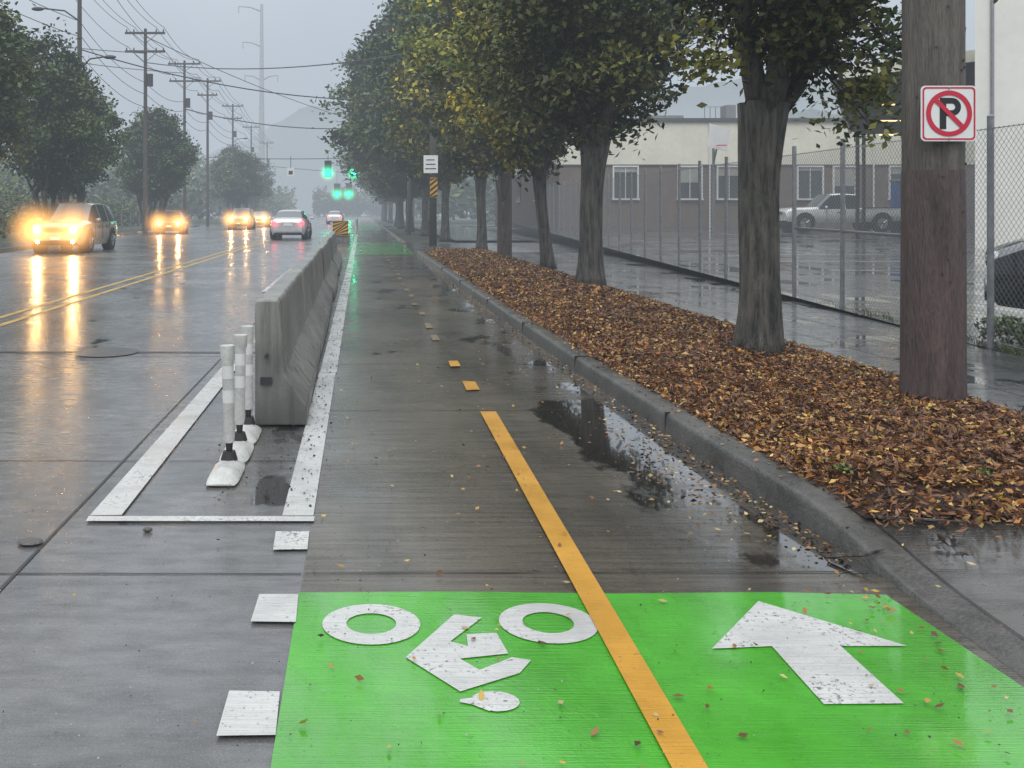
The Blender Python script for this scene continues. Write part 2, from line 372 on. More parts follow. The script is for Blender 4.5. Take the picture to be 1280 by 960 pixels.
b.add([(4.5,44,.1),(9,44,.1),(9,90,.1),(4.5,90,.1)],[(0,1,2,3)])
b.build('sidewalk',[M_walk])
j=MB()
y=4.9
while y<31: j.poly([(4.3,y-.005),(fenceX(y)-.1,y-.005),(fenceX(y)-.1,y+.006),(4.3,y+.006)],.1045); y+=.78
for x in(5.0,5.75): j.poly([(x-.005,4.4),(x+.005,4.4),(x+.005,31),(x-.005,31)],.1046)
j.build('sidewalk_joints',[M_joint])
b=MB(); 
def lotz(y): return .09+.0098*(max(y,8)-8)
ys=[2,8,14,20,28,36,44,52,60,70]
for a,c in zip(ys,ys[1:]): b.add([(fenceX(a)-.1,a,lotz(a)),(60,a,lotz(a)),(60,c,lotz(c)),(fenceX(c)-.1,c,lotz(c))],[(0,1,2,3)])
b.build('parking_lot',[M_lot])
b=MB()
for i in range(7):
    y=17+i*3.0; b.add([(10.2,y,lotz(y)+.006),(14.8,y,lotz(y)+.006),(14.8,y+.12,lotz(y+.12)+.006),(10.2,y+.12,lotz(y+.12)+.006)],[(0,1,2,3)])
for i in range(6):
    x=17+i*2.8; b.add([(x,40,lotz(40)+.006),(x+.12,40,lotz(40)+.006),(x+.12,43.9,lotz(43.9)+.006),(x,43.9,lotz(43.9)+.006)],[(0,1,2,3)])
b.build('parking_lines',[M_white])
b=MB(); 
for (a,xa),(c,xc) in zip([(-4,-12.55),(26,-12.75),(60,-14.95),(92,-16.15)],[(26,-12.75),(60,-14.95),(92,-16.15)]):
    b.add([(xa,a,.13),(xc,c,.13),(xc-2,c,.12),(xa-2,a,.12)],[(0,1,2,3)],1)
    b.add([(xa-2,a,.12),(xc-2,c,.12),(xc-60,c,.6),(xa-60,a,.6)],[(0,1,2,3)],0)
b.build('verge',[mat('grass_verge',(.055,.075,.03),.8,var=.4,nscale=2,bs=.5,bscale=8,bd=.05),M_walk])
# ------------------------------------------------------------ mulch bed
def mh(x,y):
    e=min(1,max(0,(x-2.26)/.25))*min(1,max(0,(4.35-x)/.25))*min(1,max(0,(y-4.05)/.35))
    return .125+.075*e+.03*mnoise.noise(Vector((x*3,y*3,0)))*e+.02*mnoise.noise(Vector((x*9,y*9,1)))*e
def mleft(y): return kx(y)+.18
def mright(y): return 4.33+max(0,4.6-y)*2.2
xs=np.linspace(0,1,36); ysm=np.concatenate([np.arange(4.12,12,.06),np.arange(12,31.6,.15)])
vs=[];fs=[]
for y in ysm:
    for t in xs:
        x=mleft(y)-.01+t*(mright(y)-mleft(y)); vs.append((x,y,mh(x,y)))
nx=len(xs)
for i in range(len(ysm)-1):
    for k in range(nx-1): fs.append((i*nx+k,i*nx+k+1,(i+1)*nx+k+1,(i+1)*nx+k))
b=MB(); b.add(vs,fs); b.build('mulch_bed',[mat('mulch',(.045,.021,.011),.6,var=.6,nscale=12,bs=1,bscale=60,bd=.03)],smooth=True)
C=[];Ls=[];Ws=[];Cl=[]
def litter(n,y0,y1,k):
    for _ in range(n):
        y=R.uniform(y0,y1); x=R.uniform(mleft(y),mright(y)+.04) + (R.gauss(0,.04))
        if y<4.35: y+=R.uniform(-.22,.12)
        x=max(mleft(y)-.02,x)
        big=mnoise.noise(Vector((x*1.3,y*1.3,5)))
        lf=R.random()<.27+.28*big
        C.append((x,y,max(mh(x,y),.135)+R.uniform(.004,.035)))
        if lf:
            L=R.uniform(.013,.030)*k; Ls.append(L);Ws.append(L*R.uniform(.35,.6))
            c=R.choice([(.62,.30,.09),(.52,.22,.06),(.68,.44,.17),(.42,.17,.05),(.70,.46,.12),(.30,.13,.05)]); c=S(c,R.uniform(.45,1.05))
        else:
            L=R.uniform(.012,.038)*k; Ls.append(L);Ws.append(L*R.uniform(.14,.32))
            c=R.choice([(.16,.062,.026),(.11,.042,.020),(.21,.09,.038),(.055,.025,.015),(.26,.13,.06)]); c=S(c,R.uniform(.5,1.2))
        Cl.append(c)
litter(48000,4.08,8,1.0); litter(33000,8,14,1.2); litter(24000,14,31.5,1.7)
V,F=leafquads(np.array(C),Ls,Ws,.5,3,.4); cloud('mulch_litter',V,F,np.repeat(np.array(Cl),4,0),[M_litter])
C=[];Ls=[];Cl=[]
def fall(n,fxy,z,s=(.012,.026),dark=0):
    for _ in range(n):
        x,y=fxy(); C.append((x,y,z+R.uniform(.004,.012))); Ls.append(R.uniform(*s)); Cl.append(S(R.choice([(.62,.40,.08),(.5,.26,.07),(.35,.16,.05),(.6,.45,.2),(.2,.09,.04),(.12,.06,.03)][(dark*2):]),R.uniform(.6,1)))
def gut():
    y=3.9+R.random()**1.3*18; return (min(kx(y),2.1)-.01-abs(R.gauss(0,.09 if R.random()<.7 else .3)),y)
fall(330,lambda:(R.uniform(-.2,2.05),2.2+R.random()**1.5*9),.016,(.006,.02))
fall(1500,gut,.012,(.007,.019),1)
fall(160,lambda:(1.75+R.gauss(0,.12),5.3+R.gauss(0,.45)),.012,(.008,.02),1)
fall(40,lambda:(2.0-abs(R.gauss(0,.12)),R.uniform(2.6,3.8)),.016,(.008,.02))
fall(130,lambda:(R.uniform(2.15,3.7),R.uniform(2.5,4.15)),.09,(.007,.020))
fall(140,lambda:(R.uniform(-5,-.3),2.5+R.random()*12),.014,(.005,.013))
fall(180,lambda:(R.uniform(4.35,5.3),R.uniform(4.6,20)),.105)
fall(300,lambda:(lambda y:(kx(y)+R.uniform(.03,.2),y))(R.uniform(4.6,16)),.142,(.01,.02))
V,F=leafquads(np.array(C),Ls,np.array(Ls)*.55,.82,5,.25); cloud('fallen_leaves',V,F,np.repeat(np.array(Cl),4,0),[M_litter])
C=[];Ls=[];Cl=[]
for _ in range(3000):
    C.append((R.uniform(-6,2.0),2.3+R.random()**1.5*9,.018)); Ls.append(R.uniform(.0015,.005)); Cl.append(S((1,1,1),R.choice([.02,.03,.05,.3])))
for _ in range(1800):
    C.append((R.choice([-.80,-.48,-.40,-.3])+R.gauss(0,.09),R.uniform(4.6,20),.018)); Ls.append(R.uniform(.003,.012)); Cl.append(S((1,.95,.85),R.choice([.02,.03,.06])))
V,F=leafquads(np.array(C),Ls,np.array(Ls)*.8,.7,6,.5); cloud('road_grit',V,F,np.repeat(np.array(Cl),4,0),[M_litter])
b=MB(); b.tube([(2.28,4.06,.15),(2.45,4.0,.16),(2.62,3.98,.155)],[.008,.006,.003],5); b.tube([(2.0,3.95,.02),(2.12,3.86,.06),(2.2,3.87,.08)],[.01,.008,.004],5); b.build('twig',[M_bark])
b=MB(); b.ball((-1.49,4.14,.012),.05,0,10,6,(1.2,.8,.3)); b.ball((-1.0,4.30,.012),.02,0,8,5,(1.2,.8,.6)); b.build('stone',[M_kerb])
# ------------------------------------------------------------ barrier
PR=[(0,0),(0,.85),(.015,.87),(.155,.87),(.17,.85),(.205,.36),(.335,.17),(.36,.14),(.36,0)]
root=bpy.data.objects.new('concrete_barrier',None); COL.objects.link(root)
y=6.38; L=3.05
for i in range(7):
    b=MB(); vs=[];fs=[]; n=len(PR)
    x0=-.745-.0085*(y-6.4)+R.uniform(-.015,.015); dx=-.026+R.uniform(-.02,.02)
    for t in (0,.2,L/2,L-.25,L-.04):
        for (a,c) in PR: vs.append((x0+a+dx*t/L,y+t,.014+c))
    fs=[(r_*n+k,r_*n+(k+1)%n,(r_+1)*n+(k+1)%n,(r_+1)*n+k) for r_ in range(4) for k in range(n)]+[tuple(range(n))[::-1],tuple(range(4*n,5*n))]
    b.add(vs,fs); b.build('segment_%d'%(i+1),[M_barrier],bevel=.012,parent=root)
    y+=L
b=MB(); b.box(-.70,-.62,6.36,6.385,.30,.35,0); b.tube([(-.655,6.33,.5),(-.655,6.40,.5)],.015,8,0); b.build('connector',[M_tar],parent=root)
def post(mb,x,y,z,h=.66,r=.033,lx=0,ly=0):
    mb.tube([(x,y,z),(x,y,z+.05)],[.05,.035],14,1); mb.tube([(x,y,z+.05),(x,y,z+.10)],[.018,.022],12,1)
    P=lambda t:(x+lx*(t-.1),y+ly*(t-.1),z+t)
    mb.tube([P(.10),P(.13),P(h-.09),P(h-.07),P(h)],[.027,r,r,r*1.22,r*1.28],16,0)
    for t in(.33,.47): mb.tube([P(t),P(t+.075)],r*1.04,16,2,cap=False)
b=MB()
for yy,yw,lx in((4.98,5.42,-.02),(5.44,5.86,.012),(5.88,6.3,-.008)):
    sec=[(-.09,0),(-.075,.03),(-.03,.055),(.03,.055),(.075,.03),(.09,0)]; vs=[]
    sts=[(yy,.15),(yy+.05,.75),(yy+.12,1),(yw-.12,1),(yw-.05,.75),(yw,.3)]
    for (a,s_) in sts: vs+= [(-.765+p*(.8+.2*s_),a,.014+c*s_) for p,c in sec]
    b.add(vs,[(i*6+k,i*6+k+1,(i+1)*6+k+1,(i+1)*6+k) for i in range(5) for k in range(5)]+[(0,1,2,3,4,5)],0)
    post(b,-.765,(yy+yw)/2+.12,.065,lx=lx,ly=lx*.5)
b.build('flexible_bollards',[M_plastic,M_rubber,M_bandr],smooth=True,auto=40)
b=MB()
for yy in(58,62,66,70,75): post(b,-.35,yy,.01,.9,.05); b.box(-.45,-.25,yy-.3,yy+.3,.01,.06,0)
b.build('flexible_bollards',[M_plastic,M_rubber,M_bandr])
my=mat('sign_yellow',(.65,.33,.02),.4,var=.1); mk=mat('sign_black',(.015,.015,.015),.4)
def hazard(x,y,z0,z1,wd,dirn=1,post_to=None):
    b=MB(); b.box(x-wd/2,x+wd/2,y,y+.05,z0,z1,0)
    h=z1-z0; n=4; st=h/ n
    for i in range(-3,7):
        a=z0+i*st*1.1
        poly=[(-wd/2,a),(wd/2,a+dirn*wd*.8),(wd/2,a+dirn*wd*.8+st*.5),(-wd/2,a+st*.5)]
        poly=[(p[0],min(max(p[1],z0+.01),z1-.01)) for p in poly]
        if max(p[1] for p in poly)-min(p[1] for p in poly)>.03: b.add([(x+p[0]*.97,y-.004,p[1]) for p in poly],[(0,1,2,3)],1)
    if post_to is not None: b.box(x-.03,x+.03,y+.052,y+.10,post_to,z1,2)
    return b
b=hazard(-1.0,43.5,.35,1.05,.75,1,.0); b.box(-1.45,-.55,43.6,44.6,0,.42,2); b.build('hazard_barricade',[my,mk,M_barrier])
# ------------------------------------------------------------ pole + no parking sign
mw=mat('sign_white',(.80,.80,.80),.35,var=.04); mr=mat('sign_red',(.58,.02,.05),.35,var=.08)
b=MB(); x,y=3.97,6.2+.19
b.tube([(x,y,.05),(x,y,.6),(x,y,1.4),(x,y,1.78)],[.203,.198,.194,.192],28,1,fl=.05)
b.tube([(x,y,1.77),(x,y,4),(x-.02,y,12)],[.190,.186,.15],28,0,fl=.05)
for k in range(26): 
    a=R.uniform(3.6,5.6); zz_=R.uniform(.5,3.4); b.box(x+.19*math.cos(a)-.004,x+.19*math.cos(a)+.004,y+.19*math.sin(a)-.008,y+.19*math.sin(a),zz_,zz_+.015,2)
b.build('utility_pole',[M_pole,M_polep,M_tar],smooth=True,auto=50)
def rrect(cx,cz,w_,h_,r,n=6):
    pts=[]
    for (sx,sz,a0) in((1,1,0),(-1,1,90),(-1,-1,180),(1,-1,270)):
        for i in range(n+1):
            a=math.radians(a0+90*i/n); pts.append((cx+sx*(w_/2-r)+r*math.cos(a),cz+sz*(h_/2-r)+r*math.sin(a)))
    return pts
b=MB(); cx,cz=3.935,2.155; yf=6.165
def fl(pts,yy,mi): b.add([(p[0],yy,p[1]) for p in pts],[tuple(range(len(pts)))],mi)
def flring(po,pi,yy,mi):
    n=len(po); b.add([(p[0],yy,p[1]) for p in po+pi],[(i,(i+1)%n,n+(i+1)%n,n+i) for i in range(n)],mi)
o_=rrect(cx,cz,.372,.372,.03)
n=len(o_); b.add([(p[0],yf,p[1]) for p in o_]+[(p[0],yf+.006,p[1]) for p in o_],[tuple(range(n)),tuple(range(n,2*n))[::-1]]+[(i,(i+1)%n,n+(i+1)%n,n+i) for i in range(n)],0)
flring(rrect(cx,cz,.354,.354,.026),rrect(cx,cz,.332,.332,.02),yf-.002,1)
circ=lambda r,n=48,a0=0:[(cx+r*math.cos(6.28318*i/n+a0),cz+r*math.sin(6.28318*i/n+a0)) for i in range(n)]
fl([(cx-.062,cz-.105),(cx-.018,cz-.105),(cx-.018,cz+.105),(cx-.062,cz+.105)],yf-.002,2)
pc=(cx+.020,cz+.044); ro,ri=.061,.022
po=[(cx-.018,pc[1]+ro)]+[(pc[0]+ro*math.cos(math.radians(a)),pc[1]+ro*math.sin(math.radians(a))) for a in range(90,-91,-15)]+[(cx-.018,pc[1]-ro)]
pi_=[(cx-.018,pc[1]+ri)]+[(pc[0]+ri*math.cos(math.radians(a)),pc[1]+ri*math.sin(math.radians(a))) for a in range(90,-91,-15)]+[(cx-.018,pc[1]-ri)]
n=len(po); b.add([(p[0],yf-.002,p[1]) for p in po+pi_],[(i,i+1,n+i+1,n+i) for i in range(n-1)],2)
flring(circ(.154),circ(.122),yf-.004,1)
c45=math.cos(math.pi/4); hw=.015
fl([(cx+s1*.128*-c45+s2*hw*c45,cz+s1*.128*c45+s2*hw*c45) for s1,s2 in((1,-1),(1,1),(-1,1),(-1,-1))],yf-.006,1)
for dz in(.17,-.17): b.tube([(cx,yf-.008,cz+dz),(cx,yf+.003,cz+dz)],.007,8,3)
b.box(cx-.02,cx+.02,yf+.007,yf+.05,cz-.15,cz+.15,3)
b.build('no_parking_sign',[mw,mr,mk,M_metal])
# ------------------------------------------------------------ trees
def tree(name,x,y,rt,fork,cb,ct,cr,ls,ncl,npc,cols,seed,lean=(0,0),off=(0,0),z0=.12,nl=8,low=.35,stems=1,ex=.62,pw=.6,extra=()):
    r=random.Random(seed); g=np.random.default_rng(seed)
    b=MB(); lx,ly=lean; ends=[]
    for s_ in range(stems):
        a=6.28*s_/stems; sx,sy=(0,0) if stems==1 else (math.cos(a)*rt*1.5,math.sin(a)*rt*1.5)
        pts=[];rad=[]
        for i in range(12):
            t=i/11; z=z0-.05+t*(fork-z0+.05)
            pts.append((sx*(1+3*t)+lx*t+.03*math.sin(3*t+seed),sy*(1+3*t)+ly*t+.03*math.cos(4*t+seed),z))
            rad.append(rt*(.95+.45*math.exp(-t*9)-.12*math.sin(t*3.14)+.22*max(0,t-.7)/.3))
        b.tube(pts,rad,22,0,fl=.35)
        F0=Vector(pts[-1])
        n_=max(3,nl//stems)
        for k in range(n_):
            a=6.28*(k+.3*r.random())/n_+seed; rr=cr*r.uniform(.3,.75); ze=cb+(ct-cb)*r.uniform(.45,.9)
            E=Vector((off[0]+rr*math.cos(a),off[1]+rr*math.sin(a),ze)); S0=F0-Vector((0,0,r.uniform(.05,.35)))
            P=[];Q=[]
            for i in range(7):
                t=i/6; hor=t**.75
                P.append((S0.x+(E.x-S0.x)*hor+r.gauss(0,.05)*t,S0.y+(E.y-S0.y)*hor+r.gauss(0,.05)*t,S0.z+(E.z-S0.z)*t**1.15)); Q.append(max(.012,rt*.62*(1-t)**.8*(1 if k<3 else .7)))
            b.tube(P,Q,8,0,fl=.15)
            for i in range(2,6):
                for _ in range(2):
                    a2=r.uniform(0,6.28); l2=cr*r.uniform(.25,.5); p=Vector(P[i]); e=p+Vector((math.cos(a2)*l2,math.sin(a2)*l2,r.uniform(-.1,.5)*l2*1.2))
                    md=(p+e)/2+Vector((0,0,.08*l2)); b.tube([p,md,e],[Q[i]*.5,Q[i]*.3,.006],5,0)
                    if e.z>cb: ends.append(e)
    cs=[];bright=[]
    for e in ends[:ncl//3]: cs.append(tuple(e)); bright.append(r.uniform(.5,1.0))
    for e in extra:
        cs.append(e); bright.append(r.uniform(.9,1.4))
        b.tube([(e[0]*.6,e[1]*.6,e[2]+.5),e],[.012,.004],5,0)
    def env(t): return cr*max(0,math.sin(math.pi*min(1,t**ex)))**pw*(1 if t>.25 else (low+(1-low)*t/.25))
    while len(cs)<ncl:
        t=r.random(); a=r.uniform(0,6.28); e=env(t)*(1+.22*math.sin(3*a+seed+5*t)+.12*math.sin(7*a+11*t+seed))
        rr=e*r.random()**.42
        cs.append((off[0]+rr*math.cos(a),off[1]+rr*math.sin(a),cb+t*(ct-cb)+.15*cr*math.sin(2*a+seed)))
        bright.append(r.uniform(.4,1.5)*(.45+.75*(rr/(cr+1e-6)))*(.8+.35*t))  # crown shading painted into leaf colour: inner and lower darker, outer and upper brighter
    cs=np.array(cs);bright=np.array(bright)
    sizes=g.uniform(.09,.22,len(cs))*cr**.75*.9
    cen=np.repeat(cs,npc,0)+g.normal(size=(len(cs)*npc,3))*np.repeat(sizes,npc)[:,None]*np.array([1,1,.75])
    hang=cen[:,2]>cb-.9; cen=cen[hang]; br=np.repeat(bright,npc)[hang]
    cc=np.array(cols)[g.integers(0,len(cols),len(cs))]; cc=np.repeat(cc,npc,0)[hang]
    mixr=g.random(len(cen))<.25; cc[mixr]=np.array(cols)[g.integers(0,len(cols),mixr.sum())]
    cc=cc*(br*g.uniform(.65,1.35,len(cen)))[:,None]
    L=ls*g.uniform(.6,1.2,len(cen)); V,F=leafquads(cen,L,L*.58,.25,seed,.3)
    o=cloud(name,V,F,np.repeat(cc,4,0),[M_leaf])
    o.location=(x,y,0)
    b.build('trunk_and_limbs',[M_bark],smooth=True,parent=o)
    return o
def clone(src,name,x,y,s,rz,sz=None):
    o=bpy.data.objects.new(name,src.data); COL.objects.link(o); o.location=(x,y,0); o.scale=(s,s,sz or s); o.rotation_euler[2]=rz
    for c in src.children:
        d=bpy.data.objects.new(c.name,c.data); COL.objects.link(d); d.parent=o
    return o
DK=[(.058,.092,.022),(.075,.10,.026),(.046,.074,.02),(.125,.135,.03)]
YG=[(.34,.30,.04),(.22,.23,.036),(.42,.34,.045),(.11,.15,.03)]
GR=[(.08,.125,.034),(.066,.105,.03),(.13,.16,.042),(.058,.09,.034)]
ex1=[(.95,-.1,2.75),(.98,-.15,2.6),(.92,-.1,2.45),(1.02,-.1,2.3),(-.62,-.3,2.95),(-.5,-.3,2.8),(1.3,0,3.1),(1.2,-.2,3.0),(.7,-.4,3.1)]
tree('street_tree',3.65,8.56,.195,2.5,3.0,8.0,1.42,.046,380,170,DK+[(.20,.19,.04)],21,lean=(.16,.05),off=(.42,.0),z0=.16,nl=6,low=.65,extra=ex1)
tree('street_tree',4.1,16.4,.22,2.75,3.1,8.2,1.85,.075,300,130,DK+[(.16,.16,.035)],5,lean=(.02,0),off=(.0,0),z0=.17,nl=9,low=.6)
tree('street_tree',4.4,21.8,.15,2.5,2.75,8.8,1.9,.085,260,110,YG+DK[:1],9,lean=(-.15,0),z0=.17,nl=8,low=.45,off=(-.4,0))
tree('street_tree',4.02,31,.17,2.6,2.9,11.5,2.35,.11,260,100,YG+DK[:1],13,z0=.17,nl=8,low=.4,off=(.1,0))
tree('street_tree',4.0,26.0,.05,1.8,2.6,6,.8,.09,50,60,GR,14,z0=.17,nl=4)
tree('street_tree',3.9,43,.2,3.,3.4,12.8,2.9,.14,240,100,YG+GR,31,nl=8,low=.35)
T7=tree('street_tree',3.6,52,.22,3.,3.5,14.2,3.7,.17,260,100,GR,37,nl=9,low=.4)
TF=tree('street_tree',3.3,63,.26,3.,3.4,15.2,4.9,.20,320,100,GR,41,nl=9,low=.5)
clone(TF,'street_tree',3.2,75,1.05,1.3); clone(TF,'street_tree',3.4,87,.98,2.9); clone(T7,'street_tree',3.4,108,1.2,.7); clone(TF,'street_tree',3.2,124,1,4); clone(T7,'street_tree',3.3,142,1.15,2)
TL=tree('street_tree',-13.9,41,.11,2.4,2.7,8.9,2.3,.11,270,100,GR,51,nl=9,low=.55,stems=4,ex=.85,pw=.5)
TL2=tree('street_tree',-14.6,46,.11,2.4,2.7,8.3,2.1,.12,250,95,GR,55,nl=9,low=.55,stems=3,ex=.85,pw=.5)
clone(TL,'street_tree',-13.5,31.5,1.0,2.2,1.05); clone(TL2,'street_tree',-15.0,68,1.15,1,1.05); clone(TL,'street_tree',-16.3,70,1.0,3,.95); clone(TL2,'street_tree',-15.5,118,1.4,4,1.05)
clone(TL,'street_tree',-17.5,125,1.5,1,1.1); clone(TL2,'street_tree',-18,150,1.8,3,1.2)
def foliage_mass(name,boxes,ls,cols,seed,n):
    g=np.random.default_rng(seed); P=[];B=[]
    tot=sum((b_[1]-b_[0]+1)*(b_[3]-b_[2]+1)*(b_[4]) for b_ in boxes)
    for (x0,x1,y0,y1,h) in boxes:
        k=int(n*((x1-x0+1)*(y1-y0+1)*h)/tot)
        x=g.uniform(x0,x1,k);y=g.uniform(y0,y1,k)
        hh=np.array([h*(.65+.7*mnoise.noise(Vector((a*.35,c*.22,seed)))) for a,c in zip(x,y)])
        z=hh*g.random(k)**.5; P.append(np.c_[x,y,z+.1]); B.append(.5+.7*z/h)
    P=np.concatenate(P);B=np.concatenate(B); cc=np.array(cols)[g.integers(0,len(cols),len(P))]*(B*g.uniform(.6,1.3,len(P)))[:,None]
    L=ls*g.uniform(.5,1.3,len(P)); V,F=leafquads(P,L,L*.6,.2,seed,.3); return cloud(name,V,F,np.repeat(cc,4,0),[M_leaf])
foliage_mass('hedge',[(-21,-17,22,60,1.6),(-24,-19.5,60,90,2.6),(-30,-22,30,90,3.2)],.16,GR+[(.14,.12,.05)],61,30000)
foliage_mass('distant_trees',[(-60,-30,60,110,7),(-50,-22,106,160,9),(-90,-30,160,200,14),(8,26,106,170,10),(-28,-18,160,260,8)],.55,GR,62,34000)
g=np.random.default_rng(8); n=2600; yy=6+g.random(n)**1.3*28; xx=6.45+.078*(yy-9)+g.normal(0,.05,n)+.05; 
hh=g.uniform(.02,.08,n)*(1+.9*(np.sin(yy*1.7)>.8)); tilt=g.normal(0,.35,(n,2))
V=np.stack([np.c_[xx-.006,yy,np.full(n,.09)],np.c_[xx+.006,yy,np.full(n,.09)],np.c_[xx+.004+tilt[:,0]*hh*.7,yy+tilt[:,1]*hh*.7,.09+hh*.8],np.c_[xx+tilt[:,0]*hh,yy+tilt[:,1]*hh,.09+hh]],1).reshape(-1,3)
cc=np.array([(.08,.11,.03),(.14,.14,.05),(.05,.08,.02)])[g.integers(0,3,n)]
cloud('weeds',V,np.arange(n*4).reshape(n,4),np.repeat(cc,4,0),[M_leaf])
foliage_mass('ivy',[(6.6,6.95,8.6,9.9,.42)],.035,[(.07,.12,.03),(.12,.15,.04)],88,1100)
P=[]
for (a,c) in((3.05,4.5),(2.55,5.3),(3.9,7.3),(3.5,6.1),(2.4,4.6)):
    for _ in range(26): P.append((a+R.gauss(0,.03),c+R.gauss(0,.03),.2+R.uniform(0,.04)))
V,F=leafquads(np.array(P),np.full(len(P),.016),np.full(len(P),.007),0,9,.2); cloud('weeds',V,F,np.repeat(np.tile(np.array([(.10,.17,.04)]),(len(P),1)),4,0),[M_leaf])
# ------------------------------------------------------------ chain link fence
b=MB(); H=2.28
def fp(y,z): return Vector((fenceX(y),y,z+lotz(y)-.02))
y0,y1=6.0,47.0; pitch=.078
k=y0-H
while k<y1:
    for s_ in(1,-1):
        a,c=(k,k+H) if s_==1 else (k+H,k)
        pa,pc=[a,.03],[c,H]
        if not((a<y0 and c<y0) or (a>y1 and c>y1)):
            def cl(p,q_):
                if p[0]<y0: t=(y0-p[0])/(q_[0]-p[0]); return [y0,p[1]+t*(q_[1]-p[1])]
                if p[0]>y1: t=(y1-p[0])/(q_[0]-p[0]); return [y1,p[1]+t*(q_[1]-p[1])]
                return p
            b.tube([fp(*cl(pa,pc)),fp(*cl(pc,pa))],.0021,3,0,cap=False)
    k+=pitch*(1 if k<20 else 1.5)
yy=6.05; i=0
while yy<47:
    p=fp(yy,0); b.tube([p,p+Vector((.02*math.sin(i*3.1),.02*math.cos(i*2.3),H+.1))],.032,10,1); b.ball(p+Vector((.02*math.sin(i*3.1),.02*math.cos(i*2.3),H+.11)),.036,1,8,5,(1,1,.6)); yy+=1.72; i+=1
b.tube([fp(y0,.06),fp(y1,.06)],.004,4,1);b.tube([fp(y0,H-.03),fp(y1,H-.03)],.005,4,1)
b.tube([fp(11.2,1.1),fp(14.6,1.1)],.02,8,1)
b.build('chain_link_fence',[M_wire,M_metal])
b=MB()
for i in range(12):
    yy=60+i*2.6; x=-17; b.tube([(x,yy,0),(x,yy,1.6)],.04,6,0)
b.tube([(-17,60,1.55),(-17,88,1.55)],.02,5); b.tube([(-17,60,.9),(-17,88,.9)],.012,5);b.build('wire_fence',[M_metal])
# ------------------------------------------------------------ buildings
mcream=mat('cream_wall',(.74,.71,.60),.7,var=.09,nscale=.6,bs=.15,bscale=25)
mwhite=mat('white_wall',(.80,.79,.72),.7,var=.06,nscale=.5,bs=.12,bscale=20)
mtaupe=mat('taupe_wall',(.17,.13,.11),.7,var=.2,nscale=1.5,bs=.4,bscale=18)
mglass,nt,bb=newmat('window_glass'); bb.inputs['Base Color'].default_value=(.05,.065,.07,1); bb.inputs['Roughness'].default_value=.06; bb.inputs['Specular IOR Level'].default_value=.9
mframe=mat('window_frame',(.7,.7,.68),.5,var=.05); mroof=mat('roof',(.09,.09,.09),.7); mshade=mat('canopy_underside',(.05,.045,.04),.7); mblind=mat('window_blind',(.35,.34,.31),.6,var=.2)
root=bpy.data.objects.new('warehouse_building',None); COL.objects.link(root)
b=MB(); b.box(11.6,38,54,80,.2,4.2,0); b.box(11.56,38.04,53.96,80.04,4.2,6.75,1); b.build('walls',[mtaupe,mcream],parent=root)
b=MB(); b.box(11.4,38.2,53.8,80.2,6.75,6.95); b.box(11.5,38.1,53.92,53.96,4.17,4.24); b.build('roof_edge',[mroof],parent=root)
b=MB()
for q_,(xa,xc) in enumerate(((14.8,16.15),(18.6,19.9),(20.9,22.2),(25.6,27.0),(27.7,28.9),(31,32.4))):
    za,zc=2.25,4.08
    b.box(xa-.09,xa,53.88,54,za,zc,1);b.box(xc,xc+.09,53.88,54,za,zc,1);b.box(xa-.09,xc+.09,53.88,54,zc,zc+.09,1);b.box(xa-.13,xc+.13,53.82,54,za-.1,za,1)
    b.box(xa,xc,53.97,53.995,za,zc,0); m_=(xa+xc)/2; b.box(m_-.02,m_+.02,53.93,53.968,za,zc,1)
    b.box(xa+.02,xc-.02,53.955,53.965,zc-(.3,.9,.5,.2,1.1,.4)[q_],zc-.01,2)
for yy in(60,67,74): b.box(11.53,11.56,yy,yy+1.4,2.25,4.05,0); b.box(11.50,11.53,yy-.08,yy+1.48,4.06,4.14,1); b.box(11.50,11.53,yy-.08,yy+1.48,2.16,2.24,1)
b.build('windows',[mglass,mframe,mblind],parent=root)
b=MB(); b.box(19,21,60,62,6.95,7.75);b.box(23,23.6,58,59,6.95,8.2);b.box(15.5,16.3,61,62,6.95,7.4)
for i in range(5): b.tube([(22+.35*i,59,6.95),(22+.35*i,59,8.2)],.025,6)
b.tube([(22,59,8.2),(23.4,59,8.2)],.025,6)
b.build('rooftop_units',[M_metal],parent=root)
b=MB(); b.tube([(20.4,53.9,.5),(20.4,53.9,6.7)],.05,8,0); b.tube([(30,53.9,.5),(30,53.9,6.7)],.05,8,0)
b.box(33.2,34.3,53.93,53.96,.45,2.6,0); b.build('door_and_downpipes',[mframe],parent=root)
root=bpy.data.objects.new('white_building',None); COL.objects.link(root)
b=MB(); b.prism([(20.0,30),(60,27),(60,50),(33.6,50)],.2,13.5,0); b.build('walls',[mwhite],parent=root)
b=MB(); b.prism([(19.8,29.8),(60.2,26.8),(60.2,50.2),(33.4,50.2)],13.5,13.75)
b.tube([(20.5,29.9,.3),(20.5,29.9,13.4)],.05,8)
b.build('trim',[M_metal],parent=root)
root=bpy.data.objects.new('loading_canopy',None); COL.objects.link(root)
b=MB()
def slabp(c4,th,mi): 
    b.add(list(c4)+[(p[0],p[1],p[2]+th) for p in c4],[(0,3,2,1),(4,5,6,7),(0,1,5,4),(1,2,6,5),(2,3,7,6),(3,0,4,7)],mi)
A0=Vector((17.4,34,6.45));A1=Vector((24.5,33.2,7.3));B1=Vector((30.5,44,5.6));B0=Vector((22.9,43,5.2))
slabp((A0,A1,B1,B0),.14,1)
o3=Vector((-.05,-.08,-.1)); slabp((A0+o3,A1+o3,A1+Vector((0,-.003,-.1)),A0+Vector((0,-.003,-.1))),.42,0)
slabp((A0+Vector((-.12,0,-.08)),A0+Vector((-.004,.03,-.08)),B0+Vector((-.004,0,-.08)),B0+Vector((-.12,0,-.08))),.3,0)
